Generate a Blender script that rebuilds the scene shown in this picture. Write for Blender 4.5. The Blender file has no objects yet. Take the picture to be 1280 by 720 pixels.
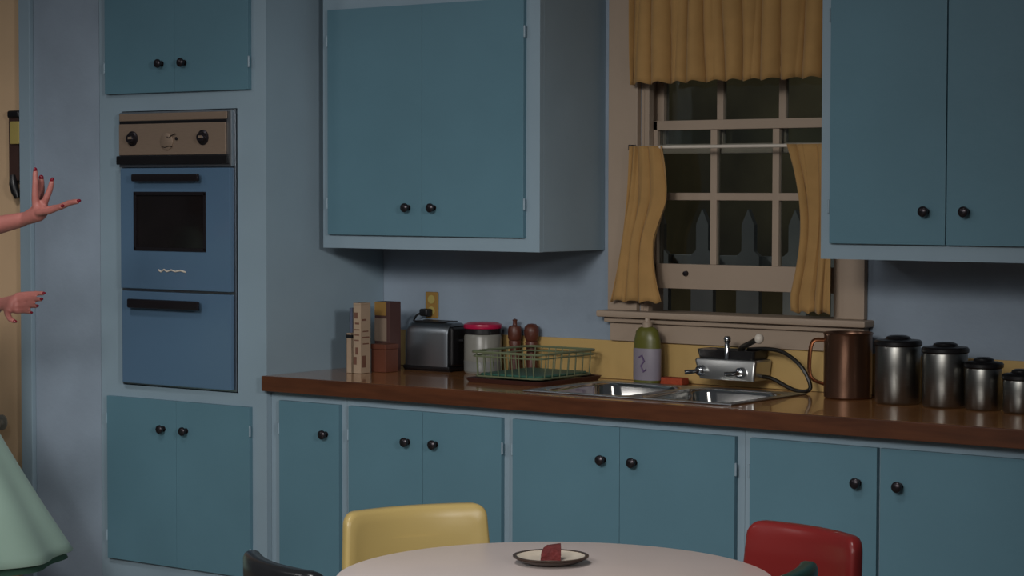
import bpy, bmesh, math, random
from mathutils import Vector, Matrix
random.seed(7)
C = bpy.context.scene.collection
SC = bpy.context.scene
PI = math.pi

# ------------------------------------------------------------------ camera
cd = bpy.data.cameras.new('camera')
cd.sensor_width = 36.0
cd.lens = 2708.0 / 1280 * 36
cd.clip_end = 100
cam = bpy.data.objects.new('camera', cd)
C.objects.link(cam)
YAW, PIT, ROL = 0.63946, 0.0440, 0.00209
fw = Vector((-math.sin(YAW) * math.cos(PIT), math.cos(YAW) * math.cos(PIT), -math.sin(PIT)))
ri = Vector((math.cos(YAW), math.sin(YAW), 0))
up = ri.cross(fw)
r2 = ri * math.cos(ROL) + up * math.sin(ROL)
u2 = -ri * math.sin(ROL) + up * math.cos(ROL)
cam.matrix_world = Matrix(((r2.x, u2.x, -fw.x, 4.9633), (r2.y, u2.y, -fw.y, -5.9102),
                           (r2.z, u2.z, -fw.z, 1.5214), (0, 0, 0, 1)))
SC.camera = cam

# ------------------------------------------------------------------ world, lights, exposure
w = bpy.data.worlds.new('studio_dark')
SC.world = w
w.use_nodes = True
w.node_tree.nodes['Background'].inputs[0].default_value = (0.80, 0.88, 1.0, 1)
w.node_tree.nodes['Background'].inputs[1].default_value = 0.042
SC.view_settings.view_transform = 'Standard'
SC.view_settings.look = 'None'
SC.view_settings.exposure = 0.0
SC.view_settings.gamma = 1.0
SC.view_settings.use_curve_mapping = False


def area(name, loc, target, sx, sy, power, col):
    l = bpy.data.lights.new(name, 'AREA')
    l.shape = 'RECTANGLE'
    l.size, l.size_y = sx, sy
    l.energy = power
    l.color = col
    o = bpy.data.objects.new(name, l)
    C.objects.link(o)
    o.location = loc
    d = (Vector(target) - Vector(loc)).normalized()
    o.rotation_euler = d.to_track_quat('-Z', 'Y').to_euler()
    return o


def spot(name, loc, target, power, size_deg, radius, col):
    l = bpy.data.lights.new(name, 'SPOT')
    l.energy = power
    l.spot_size = math.radians(size_deg)
    l.spot_blend = 1.0
    l.shadow_soft_size = radius
    l.color = col
    o = bpy.data.objects.new(name, l)
    C.objects.link(o)
    o.location = loc
    d = (Vector(target) - Vector(loc)).normalized()
    o.rotation_euler = d.to_track_quat('-Z', 'Y').to_euler()
    return o


# studio keys and overhead lamp; every lamp after them is an added helper
spot('studio_key', (3.0, -7.4, 3.35), (0.8, 0, 0.34), 640, 36, 0.65, (1.0, 0.97, 0.93))
spot('studio_second_key', (4.6, -7.2, 3.4), (0.75, 0, 0.28), 200, 35, 0.42, (1.0, 0.97, 0.93))
spot('studio_overhead', (2.2, -3.9, 4.5), (2.3, -2.45, 0.7), 280, 56, 0.5, (1.0, 0.97, 0.95))
spot('left_wall_fill', (1.2, -3.9, 4.3), (-1.85, -0.6, 0.2), 430, 31, 0.4, (1.0, 0.97, 0.95))  # added spot to brighten the lower left wall past the skirt's shadow
spot('tower_fill', (6.6, -4.3, 2.5), (-0.95, -0.6, 1.0), 460, 26, 0.35, (1.0, 0.97, 0.94))  # added spot from the right, brightens the tower side and left wall
spot('fence_fill', (-1.0, 0.35, 2.5), (0.8, 1.3, 1.3), 45, 50, 0.15, (0.9, 0.95, 1.0))  # unseen spot added behind the wall to lift the pickets
area('sink_glint_light', (-2.9, -6.1, 4.5), (0.8, -0.3, 0.9), 0.8, 1.1, 20, (1.0, 0.98, 0.97))  # small lamp added to put glints into the sink bowls
area('backdrop_fill', (0.4, 2.2, 3.3), (0.2, 4.0, 1.6), 1.2, 0.5, 6.5, (1.0, 0.97, 0.85))  # unseen lamp added to brighten the backdrop behind the panes
area('added_side_fill', (1.3, -6.6, 3.0), (-0.8, -0.6, 0.8), 1.8, 1.8, 32, (0.95, 0.98, 1.0))  # added soft fill aimed at the left wall and tower


# ------------------------------------------------------------------ materials
def lin(c):
    return tuple((v / 12.92 if v <= 0.04045 else ((v + 0.055) / 1.055) ** 2.4) for v in (x / 255 for x in c))


def mat(name, rgb, rough=0.5, metal=0.0, var=0.08, scale=6.0, bump=0.0, bscale=60.0, spec=0.5, stretch=None,
        rgb2=None, coat=0.0, sheen=0.0, trans=0.0, ior=1.45):
    m = bpy.data.materials.new(name)
    m.use_nodes = True
    nt = m.node_tree
    n, l = nt.nodes, nt.links
    b = n['Principled BSDF']
    tc = n.new('ShaderNodeTexCoord')
    mp = n.new('ShaderNodeMapping')
    l.new(tc.outputs['Object'], mp.inputs['Vector'])
    if stretch:
        mp.inputs['Scale'].default_value = stretch
    nz = n.new('ShaderNodeTexNoise')
    nz.inputs['Scale'].default_value = scale
    nz.inputs['Detail'].default_value = 5
    l.new(mp.outputs['Vector'], nz.inputs['Vector'])
    rp = n.new('ShaderNodeValToRGB')
    c = lin(rgb)
    if rgb2:
        a, z = c, lin(rgb2)
    else:
        a = tuple(v * (1 - var) for v in c)
        z = tuple(min(1, v * (1 + var)) for v in c)
    rp.color_ramp.elements[0].position = 0.3
    rp.color_ramp.elements[1].position = 0.7
    rp.color_ramp.elements[0].color = (*a, 1)
    rp.color_ramp.elements[1].color = (*z, 1)
    l.new(nz.outputs['Fac'], rp.inputs['Fac'])
    l.new(rp.outputs['Color'], b.inputs['Base Color'])
    b.inputs['Roughness'].default_value = rough
    b.inputs['Metallic'].default_value = metal
    b.inputs['Specular IOR Level'].default_value = spec
    b.inputs['Coat Weight'].default_value = coat
    b.inputs['Sheen Weight'].default_value = sheen
    b.inputs['Transmission Weight'].default_value = trans
    b.inputs['IOR'].default_value = ior
    if bump > 0:
        nb = n.new('ShaderNodeTexNoise')
        nb.inputs['Scale'].default_value = bscale
        nb.inputs['Detail'].default_value = 3
        l.new(mp.outputs['Vector'], nb.inputs['Vector'])
        bp = n.new('ShaderNodeBump')
        bp.inputs['Strength'].default_value = bump
        bp.inputs['Distance'].default_value = 0.01
        l.new(nb.outputs['Fac'], bp.inputs['Height'])
        l.new(bp.outputs['Normal'], b.inputs['Normal'])
    return m


M = {}
M['wall'] = mat('blue_wall_paint', (137, 151, 166), 0.6, var=0.10, scale=4, bump=0.08)
M['frame'] = mat('pale_blue_gloss_paint', (135, 155, 168), 0.42, var=0.05, scale=3, bump=0.05, bscale=30)
M['door'] = mat('teal_blue_door_paint', (88, 124, 139), 0.42, var=0.05, scale=3, bump=0.06, bscale=30)
M['knob'] = mat('dark_bronze', (52, 48, 52), 0.3, 0.7, var=0.1)
M['oven'] = mat('oven_blue_enamel', (81, 108, 134), 0.25, var=0.03, scale=2, coat=0.3)
M['ovenglass'] = mat('dark_oven_glass', (25, 21, 21), 0.12, var=0.2, scale=8)
M['fascia'] = mat('brushed_copper_fascia', (143, 124, 108), 0.42, 0.35, var=0.06, scale=30, stretch=(1, 1, 14))
M['black'] = mat('black_plastic', (20, 19, 21), 0.35, var=0.15)
M['chrome'] = mat('chrome', (190, 192, 196), 0.13, 1.0, var=0.03)
M['satin'] = mat('satin_chrome', (176, 176, 174), 0.32, 1.0, var=0.04)
M['bowl'] = mat('polished_steel', (215, 213, 208), 0.11, 1.0, var=0.03)
M['steel'] = mat('brushed_steel', (160, 166, 172), 0.36, 1.0, var=0.05, scale=20, stretch=(1, 1, 0.1))
M['alum'] = mat('spun_aluminium', (128, 127, 123), 0.34, 1.0, var=0.06, scale=30, stretch=(1, 1, 12))
M['counterwood'] = mat('brown_wood_counter', (137, 92, 57), 0.17, var=0.2, scale=5, stretch=(1.2, 14, 14), rgb2=(176, 121, 74), coat=0.5)
M['counteredge'] = mat('red_brown_wood_edge', (68, 36, 19), 0.4, var=0.2, scale=4, stretch=(1.5, 10, 14), rgb2=(89, 50, 28))
M['tan'] = mat('tan_backsplash', (186, 155, 98), 0.5, var=0.06, scale=5)
M['cream'] = mat('cream_window_paint', (159, 141, 124), 0.5, var=0.05, scale=4, bump=0.05, bscale=40)
M['beige'] = mat('beige_door_paint', (198, 168, 134), 0.55, var=0.06, scale=3)
M['curtain'] = mat('mustard_cotton', (164, 127, 76), 0.85, var=0.08, scale=14, sheen=0.1, bump=0.05, bscale=300)
M['rod'] = mat('white_rod', (205, 196, 184), 0.4)
M['yellow'] = mat('yellow_vinyl', (167, 146, 92), 0.34, var=0.04, scale=5, bump=0.06, bscale=20)
M['red'] = mat('red_vinyl', (121, 35, 34), 0.3, var=0.06, scale=5, bump=0.06, bscale=20)
M['blackv'] = mat('black_vinyl', (30, 31, 33), 0.25, var=0.08, scale=5, bump=0.06, bscale=20)
M['green'] = mat('dark_green_vinyl', (22, 62, 54), 0.3, var=0.08, scale=5, bump=0.06, bscale=20)
M['tabletop'] = mat('pale_pink_grey_laminate', (206, 192, 186), 0.3, var=0.04, scale=5)
M['white'] = mat('white_ceramic', (125, 124, 117), 0.3, var=0.04)
M['crockgrey'] = mat('grey_glaze', (120, 122, 120), 0.3, var=0.05)
M['crimson'] = mat('crimson_lid', (168, 24, 66), 0.3, var=0.06)
M['mill'] = mat('brown_wood_mill', (84, 44, 32), 0.4, var=0.15, scale=20)
M['wire'] = mat('green_coated_wire', (104, 112, 86), 0.35, var=0.06)
M['rackbase'] = mat('teal_rubber_mat', (55, 98, 84), 0.45, var=0.1)
M['tray'] = mat('dark_maroon_tray', (70, 42, 38), 0.35, var=0.1)
M['soapgreen'] = mat('olive_green_plastic', (93, 93, 38), 0.35, var=0.06)
M['soaplabel'] = mat('pale_lavender_label', (130, 123, 134), 0.5, var=0.05)
M['soapmark'] = mat('purple_print', (96, 78, 112), 0.5, var=0.05)
M['sponge'] = mat('red_orange_sponge', (156, 65, 38), 0.9, var=0.12, scale=30, bump=0.5, bscale=120)
M['hose'] = mat('black_rubber_hose', (24, 20, 14), 0.4, var=0.1)
M['copper'] = mat('copper_metal', (114, 85, 69), 0.28, 0.85, var=0.08, scale=6)
M['copperdark'] = mat('dark_copper_metal', (128, 78, 50), 0.35, 0.8, var=0.08)
M['paper_cream'] = mat('cream_paper', (156, 136, 115), 0.7, var=0.08, scale=12)
M['paper_print'] = mat('brown_print', (104, 70, 56), 0.7, var=0.12)
M['paper_blue'] = mat('grey_blue_cover', (92, 100, 122), 0.7, var=0.08)
M['paper_yellow'] = mat('ochre_cover', (141, 108, 53), 0.7, var=0.1)
M['paper_brown'] = mat('dark_brown_cover', (74, 48, 44), 0.6, var=0.1)
M['paper_grey'] = mat('taupe_label', (136, 118, 102), 0.7, var=0.06)
M['redbrown'] = mat('red_brown_box', (92, 50, 34), 0.55, var=0.1)
M['plate'] = mat('cream_plate', (206, 194, 176), 0.25, var=0.03)
M['plate_rim_shade'] = mat('dark_brown_rim_and_shade', (60, 46, 38), 0.3, var=0.08)  # rim colour, also used for the shade painted under the plate
M['cake'] = mat('dark_red_cake', (88, 25, 25), 0.8, var=0.25, scale=60, bump=0.6, bscale=90)
M['skin'] = mat('skin', (173, 109, 101), 0.5, var=0.05, scale=9)
M['nail'] = mat('red_nail_varnish', (119, 18, 38), 0.2, var=0.03)
M['mint'] = mat('mint_green_cloth', (151, 177, 163), 0.8, var=0.05, scale=5, sheen=0.1)
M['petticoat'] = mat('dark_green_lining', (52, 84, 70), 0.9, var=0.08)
M['hair'] = mat('brown_hair', (74, 48, 32), 0.5, var=0.25, scale=30, stretch=(1, 1, 0.2))
M['eye'] = mat('eye_white', (225, 222, 216), 0.2, var=0.02)
M['iris'] = mat('brown_iris', (60, 40, 28), 0.2, var=0.05)
M['lip'] = mat('red_lipstick', (168, 48, 56), 0.4, var=0.04)
M['shoe'] = mat('white_leather', (210, 206, 198), 0.4, var=0.04)
M['floor'] = mat('tan_linoleum', (150, 136, 118), 0.45, var=0.1, scale=3)
M['night'] = mat('dark_night_foliage', (92, 82, 62), 0.9, var=0.5, scale=1.5, rgb2=(159, 146, 109))
M['picket'] = mat('weathered_white_fence', (135, 132, 125), 0.8, var=0.1)
M['lawn'] = mat('dark_lawn', (38, 52, 30), 0.95, var=0.3, scale=10)
M['hangbrown'] = mat('dark_brown_leather', (62, 42, 36), 0.5, var=0.15)
M['hangyellow'] = mat('pale_yellow_plate', (163, 147, 84), 0.5, var=0.06)

gm = bpy.data.materials.new('window_glass')
gm.use_nodes = True
_n, _l = gm.node_tree.nodes, gm.node_tree.links
_n.clear()
_o = _n.new('ShaderNodeOutputMaterial')
_t = _n.new('ShaderNodeBsdfTransparent')
_t.inputs[0].default_value = (0.86, 0.9, 0.9, 1)
_g = _n.new('ShaderNodeBsdfGlossy')
_g.inputs['Roughness'].default_value = 0.06
_f = _n.new('ShaderNodeFresnel')
_f.inputs[0].default_value = 1.5
_x = _n.new('ShaderNodeMixShader')
_l.new(_f.outputs[0], _x.inputs[0])
_l.new(_t.outputs[0], _x.inputs[1])
_l.new(_g.outputs[0], _x.inputs[2])
_l.new(_x.outputs[0], _o.inputs[0])
M['glass'] = gm


# ------------------------------------------------------------------ mesh helpers
class MB:
    def __init__(s):
        s.bm = bmesh.new()
        s.wn = False

    def _merge(s, b, mi=0):
        for f in b.faces:
            f.material_index = mi
        me = bpy.data.meshes.new('tmp')
        b.to_mesh(me)
        b.free()
        n0 = len(s.bm.faces)
        s.bm.from_mesh(me)
        bpy.data.meshes.remove(me)
        return s

    def box(s, x0, x1, y0, y1, z0, z1, bev=0.0, seg=2, mi=0, rot=None, piv=None):
        b = bmesh.new()
        bmesh.ops.create_cube(b, size=1)
        for v in b.verts:
            v.co = Vector(((x0 + x1) / 2 + v.co.x * (x1 - x0), (y0 + y1) / 2 + v.co.y * (y1 - y0),
                           (z0 + z1) / 2 + v.co.z * (z1 - z0)))
        if bev > 0:
            s.wn = True
            bmesh.ops.bevel(b, geom=list(b.edges), offset=bev, segments=seg, profile=0.5, affect='EDGES')
        if rot is not None:
            p = Vector(piv) if piv else Vector(((x0 + x1) / 2, (y0 + y1) / 2, (z0 + z1) / 2))
            for v in b.verts:
                v.co = rot @ (v.co - p) + p
        return s._merge(b, mi)

    def lathe(s, prof, c=(0, 0, 0), axis='z', seg=32, mi=0, sx=1.0, sy=1.0, caps=True):
        b = bmesh.new()
        rings = []
        for r, z in prof:
            if r < 1e-6:
                rings.append([b.verts.new((0, 0, z))])
            else:
                rings.append([b.verts.new((r * sx * math.cos(2 * PI * k / seg), r * sy * math.sin(2 * PI * k / seg), z))
                              for k in range(seg)])
        for A, B in zip(rings, rings[1:]):
            for k in range(seg):
                k2 = (k + 1) % seg
                if len(A) == 1 and len(B) == 1:
                    continue
                if len(A) == 1:
                    b.faces.new((A[0], B[k2], B[k]))
                elif len(B) == 1:
                    b.faces.new((A[k], A[k2], B[0]))
                else:
                    b.faces.new((A[k], A[k2], B[k2], B[k]))
        for R, top in ((rings[0], 0), (rings[-1], 1)):
            if len(R) > 2 and caps:
                b.faces.new(R if top else R[::-1])
        if axis == 'y':      # profile axis points to -y
            R = Matrix.Rotation(PI / 2, 3, 'X')
        elif axis == 'x':
            R = Matrix.Rotation(PI / 2, 3, 'Y')
        elif isinstance(axis, Matrix):
            R = axis
        else:
            R = Matrix.Identity(3)
        for v in b.verts:
            v.co = R @ v.co + Vector(c)
        bmesh.ops.recalc_face_normals(b, faces=b.faces)
        return s._merge(b, mi)

    def tube(s, pts, r, seg=8, mi=0, closed=False, flat=1.0):
        """tube through pts; r number or list of radii"""
        P = [Vector(p) for p in pts]
        n = len(P)
        rr = r if isinstance(r, (list, tuple)) else [r] * n
        b = bmesh.new()
        rings = []
        ref = None
        for i in range(n):
            if closed:
                t = P[(i + 1) % n] - P[i - 1]
            else:
                t = P[min(i + 1, n - 1)] - P[max(i - 1, 0)]
            t.normalize()
            if ref is None:
                ref = t.orthogonal().normalized()
            ref = (ref - t * ref.dot(t)).normalized()
            bi = t.cross(ref)
            rings.append([b.verts.new(P[i] + (ref * math.cos(2 * PI * k / seg) + bi * flat * math.sin(2 * PI * k / seg)) * rr[i])
                          for k in range(seg)])
        m = n if closed else n - 1
        for i in range(m):
            A, B = rings[i], rings[(i + 1) % n]
            for k in range(seg):
                k2 = (k + 1) % seg
                b.faces.new((A[k], A[k2], B[k2], B[k]))
        if not closed:
            b.faces.new(rings[0][::-1])
            b.faces.new(rings[-1])
        bmesh.ops.recalc_face_normals(b, faces=b.faces)
        return s._merge(b, mi)

    def ball(s, c, r, sc=(1, 1, 1), rot=None, seg=16, mi=0):
        b = bmesh.new()
        bmesh.ops.create_uvsphere(b, u_segments=seg, v_segments=max(6, seg // 2), radius=r)
        for v in b.verts:
            co = Vector((v.co.x * sc[0], v.co.y * sc[1], v.co.z * sc[2]))
            if rot is not None:
                co = rot @ co
            v.co = co + Vector(c)
        return s._merge(b, mi)

    def loft(s, rings, cap0=True, cap1=True, mi=0):
        b = bmesh.new()
        R = [[b.verts.new(p) for p in ring] for ring in rings]
        n = len(R[0])
        for A, B in zip(R, R[1:]):
            for k in range(n):
                k2 = (k + 1) % n
                b.faces.new((A[k], A[k2], B[k2], B[k]))
        if cap0:
            b.faces.new(R[0][::-1])
        if cap1:
            b.faces.new(R[-1])
        bmesh.ops.recalc_face_normals(b, faces=b.faces)
        return s._merge(b, mi)

    def grid(s, f, nu, nv, mi=0):
        b = bmesh.new()
        V = [[b.verts.new(f(i / nu, j / nv)) for j in range(nv + 1)] for i in range(nu + 1)]
        for i in range(nu):
            for j in range(nv):
                b.faces.new((V[i][j], V[i + 1][j], V[i + 1][j + 1], V[i][j + 1]))
        return s._merge(b, mi)

    def build(s, name, mats, parent=None, smooth=True, angle=40, loc=None):
        me = bpy.data.meshes.new(name)
        s.bm.to_mesh(me)
        s.bm.free()
        for m in (mats if isinstance(mats, (list, tuple)) else [mats]):
            me.materials.append(M[m] if isinstance(m, str) else m)
        if smooth:
            me.shade_smooth()
            me.set_sharp_from_angle(angle=math.radians(angle))
        o = bpy.data.objects.new(name, me)
        C.objects.link(o)
        if s.wn and smooth:
            wm = o.modifiers.new('weighted_normals', 'WEIGHTED_NORMAL')
            wm.keep_sharp = True
            wm.weight = 100
        if parent is not None:
            o.parent = parent
        if loc is not None:
            o.location = loc
        return o


def rrect(cx, cy, hx, hy, r, z, n=5):
    pts = []
    for (sx, sy, a0) in ((1, 1, 0), (-1, 1, PI / 2), (-1, -1, PI), (1, -1, 3 * PI / 2)):
        for k in range(n + 1):
            a = a0 + PI / 2 * k / n
            pts.append((cx + sx * (hx - r) + r * math.cos(a), cy + sy * (hy - r) + r * math.sin(a), z))
    return pts


def thing(name, label, cat, loc=(0, 0, 0), rz=0.0, group=None):
    o = bpy.data.objects.new(name, None)
    C.objects.link(o)
    o.empty_display_size = 0.1
    o.location = loc
    o.rotation_euler = (0, 0, rz)
    return tag(o, label, cat, group)


def tag(o, label, cat, group=None):
    o['label'] = label
    o['category'] = cat
    if group:
        o['group'] = group
    return o


def struct(o, label, cat):
    o['kind'] = 'structure'
    return tag(o, label, cat)


# ------------------------------------------------------------------ setting
WX0, WX1 = 1.09, 1.826          # window opening
WZ0, WZ1 = 1.128, 2.36
H = 3.45
struct(MB().box(-4.5, 6.5, -8.2, 0.12, -0.05, 0.0).build('floor', 'floor', smooth=False),
       'tan linoleum kitchen floor under the cabinets and table', 'floor')
wb = MB()
wb.box(-0.02, WX0, 0, 0.12, 0, H).box(WX1, 3.7, 0, 0.12, 0, H)
wb.box(WX0, WX1, 0, 0.12, 0, WZ0).box(WX0, WX1, 0, 0.12, WZ1, H)
struct(wb.build('wall_back', 'wall', smooth=False), 'light blue kitchen wall behind the long counter, around the window', 'wall')
struct(MB().box(-1.15, -0.805, -0.607, 0.12, 0, H).build('wall_left', 'wall', smooth=False),
       'light blue wall strip left of the oven tower', 'wall')
bs = MB().box(0.0, 3.6, -0.009, 0.0, 0.9105, 1.037, 0.002)
struct(bs.build('trim_1', 'tan'), 'low tan backsplash strip along the wall behind the counter', 'backsplash')
# beige door at far left
d1 = thing('door_1', 'beige door at the far left edge, beside the blue wall strip', 'door', (-1.66, -0.6, 0))
d1['kind'] = 'structure'
dm = MB().box(-0.42, 0.447, 0.0, 0.04, 0.01, 2.4, 0.003)
dm.build('leaf', 'beige', d1)
kn = MB().lathe([(0.0, 0.062), (0.018, 0.06), (0.03, 0.048), (0.032, 0.036), (0.022, 0.024), (0.012, 0.018), (0.012, 0.006), (0.028, 0.005), (0.028, 0.0)],
                (0.315, 0.0, 0.665), 'y').build('door_knob', 'white', d1)
kn['label'] = 'white round door knob'
tr = MB().box(-1.212, -1.152, -0.625, -0.58, 0, 2.45, 0.004).box(-2.16, -2.10, -0.625, -0.58, 0, 2.45, 0.004).box(-2.16, -1.152, -0.625, -0.58, 2.41, 2.47, 0.004)
struct(tr.build('trim_2', 'frame'), 'pale blue frame strip around the beige door', 'door frame')
struct(MB().box(-4.4, -2.16, -0.607, 0.12, 0, H).box(-2.16, -1.15, -0.607, 0.12, 2.47, H).build('wall_far_left', 'beige', smooth=False),
       'beige wall outside the frame beyond the far left door', 'wall')

# window: casing, stool, apron, jamb
w1 = thing('window_1', 'cream double hung sash window above the sink, dark night outside', 'window', (1.458, 0, 1.128))
w1['kind'] = 'structure'
ox, oz = 1.458, 1.128


def wbx(mb, x0, x1, y0, y1, z0, z1, bev=0.002):
    return mb.box(x0 - ox, x1 - ox, y0, y1, z0 - oz, z1 - oz, bev)


m = MB()
wbx(m, 0.976, WX0, -0.024, 0.0, 1.138, 2.3595, 0.004)
m.build('casing', 'cream', w1)
m = MB()
wbx(m, WX1, 1.913, -0.024, 0.0, 1.138, 2.3595, 0.004)
m.build('casing', 'cream', w1)
m = MB()
wbx(m, 0.976, 1.913, -0.024, 0.0, 2.36, 2.47, 0.004)
m.build('head_casing', 'cream', w1)
m = MB()
wbx(m, 0.955, 1.935, -0.062, 0.02, 1.116, 1.138, 0.006)
wbx(m, 0.97, 1.92, -0.038, 0.0, 1.098, 1.116, 0.005)
m.build('stool', 'cream', w1)
m = MB()
wbx(m, 0.985, 1.905, -0.022, 0.0, 1.0375, 1.098, 0.003)
m.build('apron', 'cream', w1)
m = MB()
wbx(m, WX0, WX0 + 0.012, 0.0, 0.12, WZ0, WZ1, 0)
wbx(m, WX1 - 0.012, WX1, 0.0, 0.12, WZ0, WZ1, 0)
wbx(m, WX0, WX1, 0.0, 0.12, WZ1 - 0.012, WZ1, 0)
wbx(m, WX0, WX1, 0.02, 0.14, WZ0 - 0.01, WZ0 + 0.006, 0)
wbx(m, WX0 + 0.012, WX0 + 0.03, 0.0, 0.028, WZ0, WZ1, 0.002)
wbx(m, WX1 - 0.03, WX1 - 0.012, 0.0, 0.028, WZ0, WZ1, 0.002)
m.build('jamb', 'cream', w1)


def sash(y0, y1, z0, z1, zbot, ztop, hm, name):
    xl, xr = WX0 + 0.013, WX1 - 0.013
    m = MB()
    wbx(m, xl, xl + 0.03, y0, y1, z0, z1)
    wbx(m, xr - 0.03, xr, y0, y1, z0, z1)
    wbx(m, xl, xr, y0, y1, z0, z0 + zbot)
    wbx(m, xl, xr, y0, y1, z1 - ztop, z1)
    s = m.build(name, 'cream', w1)
    iz0, iz1 = z0 + zbot, z1 - ztop
    xs = [xl + 0.03, 1.343, 1.570, xr - 0.03]
    ym = (y0 + y1) / 2
    for x in xs[1:3]:
        m = MB()
        wbx(m, x - 0.012, x + 0.012, ym - 0.011, ym + 0.011, iz0, iz1)
        m.build('muntin', 'cream', s)
    m = MB()
    wbx(m, xs[0], xs[3], ym - 0.0105, ym + 0.0105, hm - 0.012, hm + 0.012)
    m.build('muntin', 'cream', s)
    for i in range(3):
        for za, zb in ((iz0, hm), (hm, iz1)):
            m = MB()
            wbx(m, xs[i] + 0.002, xs[i + 1] - 0.002, ym - 0.002, ym + 0.002, za, zb, 0)
            m.build('pane', 'glass', s, smooth=False)
    return s


lo = sash(0.03, 0.062, 1.212, 1.755, 0.08, 0.031, 1.510, 'lower_sash')
sash(0.068, 0.1, 1.648, 2.34, 0.032, 0.04, 2.0, 'upper_sash')
m = MB()
m.lathe([(0.0, 0.012), (0.008, 0.01), (0.009, 0.0)], (1.246 - ox, 0.03, 1.262 - oz), 'y', 12)
k = m.build('sash_bolt', 'knob', lo)
k['label'] = 'small dark bolt on the bottom rail'

# outside: lawn, dark backdrop, fence
struct(MB().box(-4.5, 5.5, 0.125, 5.0, -0.06, 0.0).build('ground', 'lawn', smooth=False), 'dark lawn outside the window', 'lawn')
struct(MB().box(-4.5, 5.5, 4.0, 4.1, 0, 4.5).build('backdrop', 'night', smooth=False), 'dark night backdrop outside the window', 'backdrop')
fn = thing('picket_fence', 'dim pale picket fence seen through the lower window panes', 'fence', (0.6, 1.3, 0))
for i in range(13):
    x = -1.3 + i * 0.205
    wd = 0.05
    b = MB()
    pts = [(x - wd, 0.0), (x + wd, 0.0), (x + wd, 1.28), (x + wd * 0.55, 1.30), (x + wd * 0.55, 1.40), (x, 1.46), (x - wd * 0.55, 1.40), (x - wd * 0.55, 1.30), (x - wd, 1.28)]
    b.loft([[(p[0], -0.012, p[1]) for p in pts], [(p[0], 0.012, p[1]) for p in pts]])
    b.build('picket', 'picket', fn, smooth=False)
for z in (0.45, 1.2):
    MB().box(-1.4, 1.3, 0.012, 0.05, z, z + 0.08, 0.004).build('rail', 'picket', fn)


# ------------------------------------------------------------------ cabinets
def knob_mb(x, y, z):
    return MB().lathe([(0.0, 0.030), (0.009, 0.0295), (0.0145, 0.025), (0.0155, 0.019), (0.012, 0.013), (0.006, 0.010), (0.006, 0.003), (0.010, 0.002), (0.010, 0.0)],
                      (x, y, z), 'y', 20)


def cab_door(parent, x0, x1, yf, z0, z1, knob, hinge_side, frac=(0.14, 0.86)):
    """overlay door, front at yf; knob (x,z)"""
    d = MB().box(x0, x1, yf, yf + 0.018, z0, z1, 0.0015).build('door', 'door', parent)
    knob_mb(knob[0], yf, knob[1]).build('knob', 'knob', d)
    hx = x0 + 0.001 if hinge_side < 0 else x1 - 0.001
    for f in frac:
        z = z0 + (z1 - z0) * f
        MB().lathe([(0.0, -0.02), (0.0035, -0.018), (0.0035, 0.018), (0.0, 0.02)], (hx + hinge_side * 0.004, yf + 0.001, z), 'z', 10).build('hinge', 'frame', d)
    return d


def carcass(parent, x0, x1, y0, y1, z0, z1):
    return MB().box(x0, x1, y0, y1, z0, z1, 0.002).build('carcass', 'frame', parent)


# oven tower
tw = thing('oven_tower_cabinet', 'tall pale blue built-in cabinet tower holding the blue wall oven', 'cabinet', (-0.4, -0.3, 0))
tx, ty = -0.4, -0.3
F = -0.607
m = MB()
m.box(-0.803 - tx, -0.001 - tx, -0.585 - ty, -0.002 - ty, 1.84, H - 0.02)
m.box(-0.803 - tx, -0.001 - tx, -0.585 - ty, -0.002 - ty, 0.10, 0.82)
m.box(-0.803 - tx, -0.70 - tx, -0.585 - ty, -0.002 - ty, 0.82, 1.84)
m.box(-0.125 - tx, -0.001 - tx, -0.585 - ty, -0.002 - ty, 0.82, 1.84)
m.build('carcass', 'frame', tw, smooth=False)
m = MB()
m.box(-0.803 - tx, -0.692 - tx, F - ty, -0.585 - ty, 0.09, H - 0.02)
m.box(-0.132 - tx, -0.001 - tx, F - ty, -0.585 - ty, 0.09, H - 0.02)
m.box(-0.692 - tx, -0.132 - tx, F - ty, -0.585 - ty, 1.803, H - 0.02)
m.box(-0.692 - tx, -0.132 - tx, F - ty, -0.585 - ty, 0.09, 0.842)
m.build('face_frame', 'frame', tw, smooth=False)
MB().box(-0.78 - tx, -0.03 - tx, -0.54 - ty, -0.05 - ty, 0.0, 0.10).build('toe_kick', 'black', tw, smooth=False)
YF = F - 0.018 - ty
for z0, z1, kz in ((1.864, 2.52, 1.962), (0.222, 0.80, 0.70)):
    cab_door(tw, -0.757 - tx, -0.4120 - tx, YF, z0, z1, (-0.472 - tx, kz), -1)
    cab_door(tw, -0.4110 - tx, -0.066 - tx, YF, z0, z1, (-0.362 - tx, kz), 1)

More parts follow.
